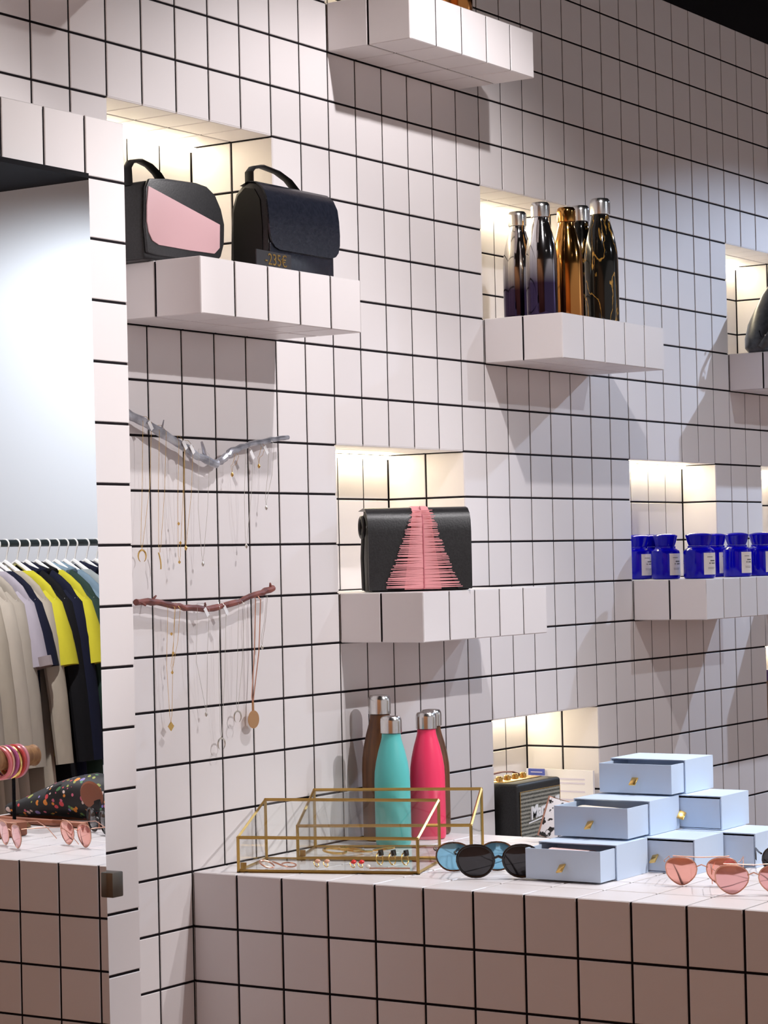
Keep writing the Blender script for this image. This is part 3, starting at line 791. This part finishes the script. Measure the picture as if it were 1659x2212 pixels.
def ring_thing(label, cat, parent_case, x, y, r, col, stone=None, tilt=70, rz=0, name='ring'):
    p = parent_case.matrix_basis @ Vector((x, y, .0050))
    t = thing(name, label, cat, p, rz, 'jewellery in the glass cases')
    q = Matrix.Rotation(R(tilt), 4, 'X')
    o = obj('band', MB().tube([(r*math.cos(k*math.pi/10), r*math.sin(k*math.pi/10), 0) for k in range(20)], max(.0009, r*.11), 6, closed=True), col, t, smooth=True)
    o.matrix_local = Matrix.Translation((0, 0, r*math.sin(R(tilt))+.001)) @ q
    if stone:
        so = obj('stone', MB().box(-r*.55, r*.55, -.002, .002, -r*.5, r*.5) if stone[1] == 'sq' else MB().lathe([(.001, -.004), (.0045, -.002), (.0055, 0), (.0045, .002), (.001, .004)], 12), stone[0], t, bevel=.0006 if stone[1] == 'sq' else 0, smooth=True)
        so.matrix_local = Matrix.Translation((0, -.003, 2*r*math.sin(R(tilt))+.001)) @ Matrix.Rotation(R(-10), 4, 'X')
    return t
k = 0
for x, y, r in ((.045, .03, .014), (.062, .045, .011), (.088, .028, .013)):
    ring_thing(['rose gold bangle ring at the left end of the front case', 'thin rose gold ring behind the first in the front case', 'rose gold ring with open band, third in the front case'][k], 'ring', c1, x, y, r, M['rose_gold'], None, 25, k); k += 1
ring_thing('peach stone stud, left of a pair in the front case', 'earring', c1, .135, .045, .006, M['gold'], (M['peach'], 'r'), 60, 0, 'earring')
ring_thing('peach stone stud, right of a pair in the front case', 'earring', c1, .153, .045, .006, M['gold'], (M['peach'], 'r'), 60, 0, 'earring')
ring_thing('red bead stud, left of a pair in the front case', 'earring', c1, .205, .040, .006, M['gold'], (M['red'], 'r'), 60, 0, 'earring')
ring_thing('red bead stud, right of a pair in the front case', 'earring', c1, .220, .040, .006, M['gold'], (M['red'], 'r'), 60, 0, 'earring')
for q in range(3):
    ring_thing('square black stone ring in the front case, %s of three' % ['left', 'middle', 'right'][q], 'ring', c1, .245+q*.024, .085, .011, M['gold'], (M['onyx'], 'sq'), 80, 0)
for q, (x, y, r) in enumerate(((.06, .06, .022), (.09, .075, .024), (.115, .055, .018), (.15, .09, .02))):
    ring_thing(['gold bangle at the left of the rear case', 'widest gold bangle in the rear case', 'small gold bangle right of the widest in the rear case', 'gold bangle at the back of the rear case'][q], 'bangle', c2, x, y, r, M['gold'], None, 8, q, 'bangle')
pc = c1.matrix_basis @ Vector((.275, .03, .0052))
hp = thing('hair_pin', 'rose gold hair pin with pearl lying in the front case', 'hair pin', pc, R(-68), 'jewellery in the glass cases')
obj('pin', MB().tube([(-.035, 0, .0015), (.04, 0, .0015)], .0014, 6), M['rose_gold'], hp)
obj('pearl', MB().lathe([(.001, -.004), (.004, -.002), (.005, 0), (.004, .002), (.001, .004)], 12), M['pearl'], hp, smooth=True).matrix_local = Matrix.Translation((-.037, 0, .0048))

# ------------------------------------------------------------------ sunglasses
def lens_poly(kind, a, b, n=28):
    P_ = []
    for k in range(n):
        t_ = 2*math.pi*k/n; c_, s_ = math.cos(t_), math.sin(t_)
        x = a*math.copysign(abs(c_)**.85, c_); z = b*math.copysign(abs(s_)**.85, s_)
        if kind == 'square' and s_ < 0: x *= 1-.18*abs(s_)
        if kind == 'cat':
            if s_ < 0: x *= 1-.42*abs(s_)**1.6
            else: z *= .74; z += max(0, c_)*.10*b
        P_.append((x, z))
    return P_
def glasses(label, loc, rz, kind, a, b, gap, lens_m, frame_m, fr_, tl=.125, tilt=8, fold=False, brow=False):
    t = thing('sunglasses', label, 'sunglasses', loc, 0, 'sunglasses on the counter', rot=(R(tilt), 0, rz))
    zc = b*1.02+fr_
    for sd in (-1, 1):
        pl = lens_poly(kind, a, b)
        pts = [(sd*(gap+x), z+zc) for x, z in pl]
        lens = MB(); n = len(pts)
        cv = lambda x, z: -.0025*(1-((x-sd*gap)**2/(a*a)+(z-zc)**2/(b*b)))
        v = [(x, 0, z) for x, z in pts]+[(sd*gap+(x-sd*gap)*.6, cv(sd*gap+(x-sd*gap)*.6, zc+(z-zc)*.6), zc+(z-zc)*.6) for x, z in pts]+[(sd*gap, -.0025, zc)]
        f = [(i, (i+1) % n, n+(i+1) % n, n+i) for i in range(n)]+[(n+i, n+(i+1) % n, 2*n) for i in range(n)]
        v2 = [(x, y+.0016, z) for x, y, z in v]
        lens.add(v, f).add(v2, [tuple(reversed(q)) for q in f])
        obj('lens', lens, lens_m, t, smooth=True, sharp=80)
        obj('rim', MB().tube([(x, 0, z) for x, z in pts], fr_, 8, closed=True), frame_m, t, smooth=True)
        hx = sd*(gap+a+fr_); hz = zc+b*.45
        if fold:
            path = [(hx, .002, hz), (hx, .010, hz), (hx-sd*.02, .014+.004*sd, hz), (hx-sd*(gap+a)*1.7, .016+.004*sd, hz*.8)]
        else:
            path = [(hx, .002, hz), (hx+sd*.003, .012, hz), (hx+sd*.002, tl*.7, hz-.003-tl*.5*math.tan(R(tilt))), (hx, tl*.86, hz*.62-tl*.86*math.tan(R(tilt))), (hx-sd*.002, tl, fr_+.001-tl*math.tan(R(tilt)))]
        obj('temple', MB().tube(path, fr_*.85, 6), frame_m, t, smooth=True)
    obj('bridge', MB().tube([(-gap+a*.93, 0, zc+b*.15), (0, -.002, zc+b*.32), (gap-a*.93, 0, zc+b*.15)], fr_*1.05, 6), frame_m, t, smooth=True)
    if brow:
        obj('brow_bar', MB().tube([(-gap-a*.5, -.001, zc+b*.86), (0, -.003, zc+b*.80), (gap+a*.5, -.001, zc+b*.86)], fr_*.9, 6), frame_m, t, smooth=True)
    return t
glasses('oversized black sunglasses with smoky lenses beside the bottom drawer box', (-.352, -.566, .9004), R(-64), 'square', .0325, .0285, .0405, M['smoke_lens'], M['black_frame'], .0024, .11)
glasses('tortoise sunglasses with sky blue lenses behind the black pair', (-.292, -.482, .9004), R(-60), 'square', .031, .026, .0390, M['blue_lens'], M['tortoise'], .0016, .10)
glasses('rose gold sunglasses with coral pink lenses in front of the boxes', (-.292, -.930, .9004), R(-70), 'cat', .0265, .0270, .0345, M['pink_lens'], M['rose_gold'], .0010, .12, 6, brow=True)
glasses('rose gold sunglasses with mauve pink lenses nearest the right edge', (-.352, -1.052, .9004), R(-62), 'cat', .0275, .0275, .0355, M['mauve_lens'], M['rose_gold'], .0010, .12, 6, brow=True)
glasses('black sunglasses at the right edge beside the blue boxes', (-.10, -1.03, .9004), R(-60), 'square', .030, .025, .038, M['smoke_lens'], M['black_frame'], .002, .11)

# ------------------------------------------------------------------ branches with necklaces
def branch(name, label, pts, rad, m, twigs):
    base = Vector(pts[len(pts)//2])
    t = thing(name, label, 'branch', base)
    P_ = []; rr = []
    for i in range(len(pts)-1):
        a, b = Vector(pts[i]), Vector(pts[i+1])
        for q in range(4):
            u_ = q/4
            P_.append(a.lerp(b, u_)-base+Vector((0, random.uniform(-1, 1)*.0012, random.uniform(-1, 1)*.0014))); rr.append((rad[i]*(1-u_)+rad[i+1]*u_)*random.uniform(.9, 1.12))
    P_.append(Vector(pts[-1])-base); rr.append(rad[-1])
    obj('stem', MB().tube(P_, rr, 9), m, t, smooth=True)
    for a, b, r in twigs:
        obj('twig', MB().tube([Vector(a)-base, (Vector(a)+Vector(b))/2-base+Vector((.001, 0, .001)), Vector(b)-base], [r, r*.9, r*.55], 7), m, t, smooth=True)
    for fpt in (P_[4], P_[-5]):
        obj('nail', MB().tube([Vector((fpt.x, fpt.y, fpt.z)), Vector((fpt.x, .0005-base.y, fpt.z))], .0012, 6), M['chrome'], t)
    return t
Y1 = -.026
branch('silver_branch', 'forked silver-painted branch hung with fine necklaces', [(-.78, Y1, 1.772), (-.688, Y1, 1.733), (-.627, Y1, 1.715), (-.554, Y1, 1.689), (-.493, Y1, 1.664), (-.437, Y1, 1.651), (-.415, Y1-.004, 1.662), (-.393, Y1-.004, 1.676), (-.334, Y1-.003, 1.691), (-.258, Y1, 1.702), (-.204, Y1, 1.708)],
       [.008, .008, .0078, .0078, .0075, .007, .0072, .0065, .0055, .005, .0045], M['silver_bark'],
       [((-.47, Y1, 1.664), (-.492, Y1-.01, 1.690), .004), ((-.60, Y1, 1.705), (-.600, Y1-.008, 1.727), .002)])
Y2 = -.022
branch('red_branch', 'curved red-painted branch hung with gold necklaces', [(-.675, Y2, 1.401), (-.631, Y2, 1.400), (-.578, Y2, 1.393), (-.524, Y2, 1.385), (-.475, Y2, 1.382), (-.425, Y2, 1.386), (-.367, Y2, 1.394), (-.308, Y2, 1.406), (-.259, Y2, 1.416)],
       [.0058, .006, .0058, .0058, .006, .0055, .0055, .0055, .0062], M['red_bark'],
       [((-.668, Y2, 1.401), (-.655, Y2-.006, 1.394), .0035), ((-.63, Y2, 1.402), (-.622, Y2-.004, 1.411), .0025), ((-.475, Y2, 1.384), (-.478, Y2-.003, 1.394), .0025), ((-.268, Y2, 1.414), (-.272, Y2-.003, 1.426), .003)])
def necklace(label, x, ztop, xp, zp, m, pend=None, spread=.012, tagc=False, y0=-.036, dx2=0, rc=.0004):
    t = thing('necklace', label, 'necklace', (xp, y0+.014, zp), group='necklaces on the branches')
    loc = Vector((xp, y0+.014, zp))
    P_ = [Vector((x-spread, y0, ztop-.004)), Vector((x-spread*.6, y0+.002, ztop+.0085)), Vector((x-spread*.3, y0+.014, ztop+.010)),]
    loop = [Vector((x-spread, y0, ztop)), Vector((x-spread*.9, y0+.006, (ztop+zp)/2)), Vector((xp-.003, y0+.014, zp+.012)), Vector((xp, y0+.014, zp)), Vector((xp+.003, y0+.014, zp+.012)), Vector((x+spread*.9+dx2, y0+.006, (ztop+zp)/2)), Vector((x+spread+dx2, y0, ztop)), Vector((x+spread*.5+dx2, y0+.007, ztop+.011)), Vector((x-spread*.5, y0+.007, ztop+.011))]
    obj('chain', MB().tube([p-loc for p in loop], rc, 5, closed=True), m, t)
    if pend == 'drop': obj('pendant', MB().lathe([(.0008, -.009), (.0028, -.006), (.0028, -.003), (.0008, 0)], 10), m, t, smooth=True)
    if pend == 'crescent':
        obj('pendant', MB().tube([(.011*math.cos(a_), 0, -.011+.011*math.sin(a_)) for a_ in [R(-60+300*k/14) for k in range(15)]], [.0006+.0012*math.sin(math.pi*k/14) for k in range(15)], 6), m, t, smooth=True)
    if pend == 'curve':
        obj('pendant', MB().tube([(-.004+.006*math.sin(a_*2), 0, -.03*a_) for a_ in [k/8 for k in range(9)]], .0013, 6), m, t, smooth=True)
    if pend == 'square':
        o_ = obj('pendant', MB().box(-.006, .006, -.0008, .0008, -.006, .006), m, t); o_.matrix_local = Matrix.Translation((0, 0, -.007)) @ Matrix.Rotation(R(45), 4, 'Y')
    if pend == 'beads':
        for q in range(3): obj('bead', MB().lathe([(.0006, -.003), (.0024, -.001), (.0024, .001), (.0006, .003)], 8), m, t, smooth=True).matrix_local = Matrix.Translation((.004*(q % 2), 0, q*.035))
    if pend == 'disc':
        o_ = obj('pendant', MB().lathe([(.0168, -.001), (.0172, 0), (.0168, .001)], 36), M['bronze'], t, smooth=True); o_.matrix_local = Matrix.Translation((0, -.001, -.030)) @ Matrix.Rotation(R(90), 4, 'X')
        obj('bail', MB().tube([(0, 0, .004), (0, 0, -.014)], .0022, 6), M['bronze'], t)
    if tagc:
        o_ = obj('paper_tag', MB().box(-.004, .004, -.0004, .0004, -.018, 0), M['white'], t); o_.matrix_local = Matrix.Translation((x-xp+.004, -.014, ztop-zp+.002)) @ Matrix.Rotation(R(-35), 4, 'Y')
    return t
zS = lambda x: (1.733+(x+.688)*(1.651-1.733)/(.251)) if x < -.437 else 1.655+(x+.437)*(.053/.233)
G, S_ = M['gold'], mat('pale_silver_chain', (.7, .68, .62), .3, 1)
for args in (
    ('fine gold necklace with open crescent at the left of the silver branch', -.650, -.655, 1.493, G, 'crescent', .012, True),
    ('fine gold necklace with a curved bar under the silver branch', -.606, -.604, 1.488, G, 'curve', .010, False),
    ('gold necklace with three small beads under the silver branch', -.552, -.548, 1.470, G, 'beads', .008, True),
    ('gold necklace with a drop, ending at the third tile row of the silver branch', -.530, -.528, 1.500, G, 'drop', .012, True),
    ('long pale chain with a bar, left of the silver fork', -.485, -.478, 1.470, S_, 'drop', .016, False),
    ('short gold necklace with star charm right of the silver fork', -.385, -.382, 1.637, G, 'drop', .006, False),
    ('pale chain ending in a gold drop under the right silver twig', -.345, -.342, 1.502, S_, 'drop', .012, True),
    ('gold charm necklace hanging short from the right silver twig', -.300, -.296, 1.655, G, 'drop', .006, True),
    ('long thin silver chain at the end of the silver branch', -.272, -.275, 1.575, S_, 'drop', .008, False)):
    lab, x, xp, zp, m_, pe, sp, tg = args
    necklace(lab, x, zS(x), xp, zp, m_, pe, sp, tg, y0=-.036)
zR = lambda x: 1.382+.36*(x+.475)**2*(1.5 if x > -.475 else 1.2)
for args in (
    ('gold necklace with linked rings, leftmost on the red branch', -.585, -.575, 1.180, G, 'square', .010, False),
    ('gold bead necklace on the left of the red branch', -.566, -.568, 1.270, G, 'beads', .007, False),
    ('pale chain with triangle bar under the middle of the red branch', -.490, -.470, 1.192, S_, 'drop', .018, True),
    ('pale chain with open hoop, lowest under the red branch', -.430, -.425, 1.140, S_, 'crescent', .010, True),
    ('fine chain with small hook right of the red branch middle', -.372, -.373, 1.187, S_, 'crescent', .009, False),
    ('long copper necklace with a round bronze medallion', -.319, -.324, 1.198, M['rose_gold'], 'disc', .008, False),
    ('short dark bead strand at the right end of the red branch', -.290, -.290, 1.308, S_, 'drop', .002, False)):
    lab, x, xp, zp, m_, pe, sp, tg = args
    necklace(lab, x, zR(x), xp, zp, m_, pe, sp, tg, y0=-.030, rc=.0011 if pe == 'disc' else .0004)

# ------------------------------------------------------------------ seen in the mirror: pouch, bangle stand, wallet
mir = lambda yv: -.475-yv
fp = thing('floral_pouch', 'black floral cloth pouch with tan trim, seen in the mirror', 'pouch', (.03, mir(.77), .9))
rings_ = []
for k in range(11):
    u_ = k/10; yy = .14-.30*u_
    h = .030+.070*(math.sin(min(1, u_*1.25)*math.pi*.5))**1.4*(1-.15*max(0, u_-.8)*5)
    dpt = .035+.03*u_
    rg = []
    for q in range(16):
        t_ = 2*math.pi*q/16; c_, s_ = math.cos(t_), math.sin(t_)
        bump = 1+.06*math.sin(3*t_+k)
        rg.append((dpt*c_*bump, -yy, max(.0135, .0135+h*.5*(1+s_*bump))))
    rings_.append(rg)
obj('body', MB().loft(rings_), M['floral'], fp, smooth=True, sharp=80)
obj('trim', MB().tube([(-.05, -.14, .008), (-.06, 0, .008), (-.07, .15, .008), (.06, .15, .008), (.05, 0, .008), (.04, -.14, .008)], .0075, 8, closed=True), M['tan_leather'], fp, smooth=True)
obj('leather_patch', MB().lathe([(.001, -.004), (.028, -.003), (.032, 0), (.028, .003), (.001, .004)], 20), M['tan_leather'], fp, smooth=True).matrix_local = Matrix.Translation((-.062, .135, .072)) @ Matrix.Rotation(R(78), 4, 'Y')

st = thing('bangle_stand', 'turned wooden bangle stand seen in the mirror', 'jewellery stand', (-.08, mir(.815), .9))
obj('post', MB().lathe([(.004, .008), (.004, .14)], 10), M['black_paint'], st)
obj('base', MB().lathe([(.035, .0004), (.036, .004), (.030, .009)], 24), M['wood'], st, smooth=True)
obj('arm', MB().lathe([(.020, -.075), (.024, -.072), (.025, -.06), (.022, .06), (.024, .065), (.018, .07)], 24), M['wood'], st, smooth=True).matrix_local = Matrix.Translation((0, 0, .152)) @ Matrix.Rotation(R(90), 4, 'Y')
cols = [mat('bangle_pink', (.75, .20, .22), .3), M['rose_gold'], mat('bangle_plum', (.45, .10, .25), .3), M['gold'], mat('bangle_red', (.55, .06, .06), .3), mat('bangle_rose', (.62, .25, .30), .25)]
names = ['pink', 'rose gold', 'plum', 'gold', 'red', 'rose']
for q in range(6):
    xb = -.125+q*.0115
    bo = obj('bangle', MB().tube([(0, .033*math.cos(k*math.pi/14), .033*math.sin(k*math.pi/14)) for k in range(28)], .0046, 8, closed=True), cols[q], None, smooth=True)
    bo.location = (xb, mir(.815), 1.044); bo.rotation_euler = (0, R(5*(q % 3-1)), R(4*(q % 2)))
    tag(bo, names[q]+' bangle on the wooden stand in the mirror', 'bangle', 'bangles on the stand')
wl = thing('wallet', 'small tan leather wallet behind the sunglasses, seen in the mirror', 'wallet', (-.215, -1.215, .9), R(8))
obj('body', MB().box(-.04, .04, -.05, .05, .0004, .032), M['tan_leather'], wl, bevel=.004)
obj('clasp', MB().box(-.0415, -.039, -.008, .008, .012, .022), M['gold'], wl)

# ------------------------------------------------------------------ clothes rail opposite, seen in the mirror
YR, ZR = mir(2.6), 1.546
rk = thing('clothes_rail', 'dark steel clothes rail standing across the room', 'clothes rail', (2.2, YR, 0))
obj('rod', MB().tube([(-1.1, 0, ZR), (.75, 0, ZR)], .012, 14), M['rail'], rk, smooth=True)
for x in (-1.1, .75):
    obj('upright', MB().tube([(x, 0, .03), (x, 0, ZR)], .012, 12), M['rail'], rk, smooth=True)
    obj('foot', MB().tube([(x, -.28, .015), (x, .28, .015)], .014, 10), M['rail'], rk, smooth=True)
ux = lambda u: 1.847+(u/213.0)*.5
def hanger(label, x):
    t = thing('clothes_hanger', label, 'hanger', (x, YR, ZR), group='white hangers on the rail')
    obj('hook', MB().tube([(0, .017*math.cos(a_), .017*math.sin(a_)-.0045) for a_ in [R(200-20*k) for k in range(13)]]+[(0, .006, -.040), (0, 0, -.065)], .0030, 6), M['white'], t, smooth=True)
    obj('arms', MB().tube([(0, -.165, -.190), (0, -.12, -.148), (0, -.06, -.098), (0, 0, -.062), (0, .06, -.098), (0, .12, -.148), (0, .165, -.190)], .0085, 8, flat=(1, 1)), M['white'], t, smooth=True)
    return t
def garment(name, label, cat, x, m, length, sleeve, cuff_m=None, collar_m=None, wid=1.0):
    t = thing(name, label, cat, (x, YR, ZR), group='garments on the rail')
    lv = [(-.092, .070, .015), (-.112, .105, .020), (-.142, .145, .023), (-.178, .172, .024), (-.23, .178, .027), (-.35, .176, .028), (-.5, .178, .028), (-length, .19, .03)]
    if length > .8: lv.insert(7, (-.75, .20, .03)); lv[-1] = (-length, .225, .034)
    rings_ = []
    ph = random.random()*6
    for z, hy, hx in lv:
        rg = []
        for q in range(24):
            a_ = 2*math.pi*q/24; c_, s_ = math.cos(a_), math.sin(a_)
            f = 1+(.16*math.sin(6*a_+ph+z*3) if z < -.2 else 0)
            rg.append((hx*s_*f, wid*hy*math.copysign(abs(c_)**.8, c_), z))
        rings_.append(rg)
    obj('body', MB().loft(rings_), m, t, smooth=True, sharp=80)
    for sd in (-1, 1):
        if sleeve == 'short':
            P_ = [(0, sd*.125, -.165), (0, sd*.158, -.205), (0, sd*.186, -.30), (0, sd*.212, -.405)]; rr = [.026, .042, .050, .050]
        else:
            P_ = [(0, sd*.125, -.165), (0, sd*.158, -.205), (0, sd*.186, -.32), (0, sd*.215, -.50), (0, sd*.240, -.72)]; rr = [.026, .042, .045, .042, .038]
        sl = obj('sleeve', MB().tube(P_, rr, 14, flat=(.55, 1)), m, t, smooth=True)
        if cuff_m:
            a_, b_ = Vector(P_[-2]), Vector(P_[-1]); d = (b_-a_).normalized()
            obj('cuff', MB().tube([b_-d*.03, b_+d*.002], [rr[-1]*1.04, rr[-1]*1.05], 14, flat=(.56, 1)), cuff_m, sl, smooth=True)
    if collar_m:
        obj('collar', MB().tube([(.018, -.06, -.10), (.026, 0, -.078), (.018, .06, -.10), (-.018, .06, -.10), (-.026, 0, -.078), (-.018, -.06, -.10)], .016, 8, closed=True), collar_m, t, smooth=True)
C = {k_: cloth(k_, v_) for k_, v_ in dict(tan=(.50, .44, .37), stone=(.46, .41, .36), lavender=(.46, .42, .50), mauve=(.34, .29, .31), navy=(.012, .014, .035), beige=(.55, .49, .43), yellow=(.66, .60, .045), black=(.010, .010, .013), green=(.035, .065, .055), denim=(.22, .32, .42), grey=(.40, .44, .46)).items()}
GA = [('coat', 'stone grey long coat, leftmost on the rail in the mirror', 'coat', -125, 'stone', 1.0, 'long', None, None),
      ('coat', 'tan long coat, second from the left on the rail', 'coat', -96, 'tan', 1.02, 'long', None, None),
      ('coat', 'beige coat right of the tan coat on the rail', 'coat', -68, 'beige', .98, 'long', None, None),
      ('coat', 'stone coat behind the lavender shirt on the rail', 'coat', -46, 'stone', 1.0, 'long', None, None),
      ('t_shirt', 'lavender short-sleeved shirt with striped cuff on the rail', 'shirt', -24, 'lavender', .68, 'short', 'mauve', None),
      ('shirt', 'navy shirt right of the lavender shirt', 'shirt', -8, 'navy', .72, 'short', None, None),
      ('coat', 'pale beige long garment left of the front yellow shirt', 'coat', 10, 'tan', 1.0, 'long', None, None),
      ('t_shirt', 'bright yellow short-sleeved shirt, nearer of two on the rail', 'shirt', 33, 'yellow', .70, 'short', None, None),
      ('jacket', 'black jacket right of the front yellow shirt', 'jacket', 54, 'black', .95, 'long', None, 'navy'),
      ('jacket', 'midnight navy jacket left of the rear yellow shirt', 'jacket', 76, 'navy', 1.0, 'long', None, 'black'),
      ('t_shirt', 'yellow shirt further along the rail behind the navy jacket', 'shirt', 97, 'yellow', .72, 'short', None, None),
      ('shirt', 'dark green shirt with denim collar on the rail', 'shirt', 117, 'green', .8, 'long', None, 'denim'),
      ('shirt', 'pale blue denim shirt on the rail', 'shirt', 137, 'denim', .75, 'long', None, None),
      ('shirt', 'grey green shirt near the mirror edge', 'shirt', 157, 'grey', .75, 'long', None, None),
      ('shirt', 'navy shirt at the mirror edge, farthest on the rail', 'shirt', 183, 'navy', .75, 'long', None, 'navy')]
for (nm, lab, cat, u_, c_, ln, slv, cu_, co_) in GA:
    x = ux(u_)
    hanger('white hanger holding the '+lab.split(',')[0].replace(' in the mirror', ''), x)
    garment(nm, lab, cat, x, C[c_], ln, slv, C[cu_] if cu_ else None, C[co_] if co_ else None)
for q, u_ in enumerate((206, 222, 238, 254, 270)):
    hanger('bare white hanger at the far end of the rail, number %s from the navy shirt' % ['one', 'two', 'three', 'four', 'five'][q], ux(u_))
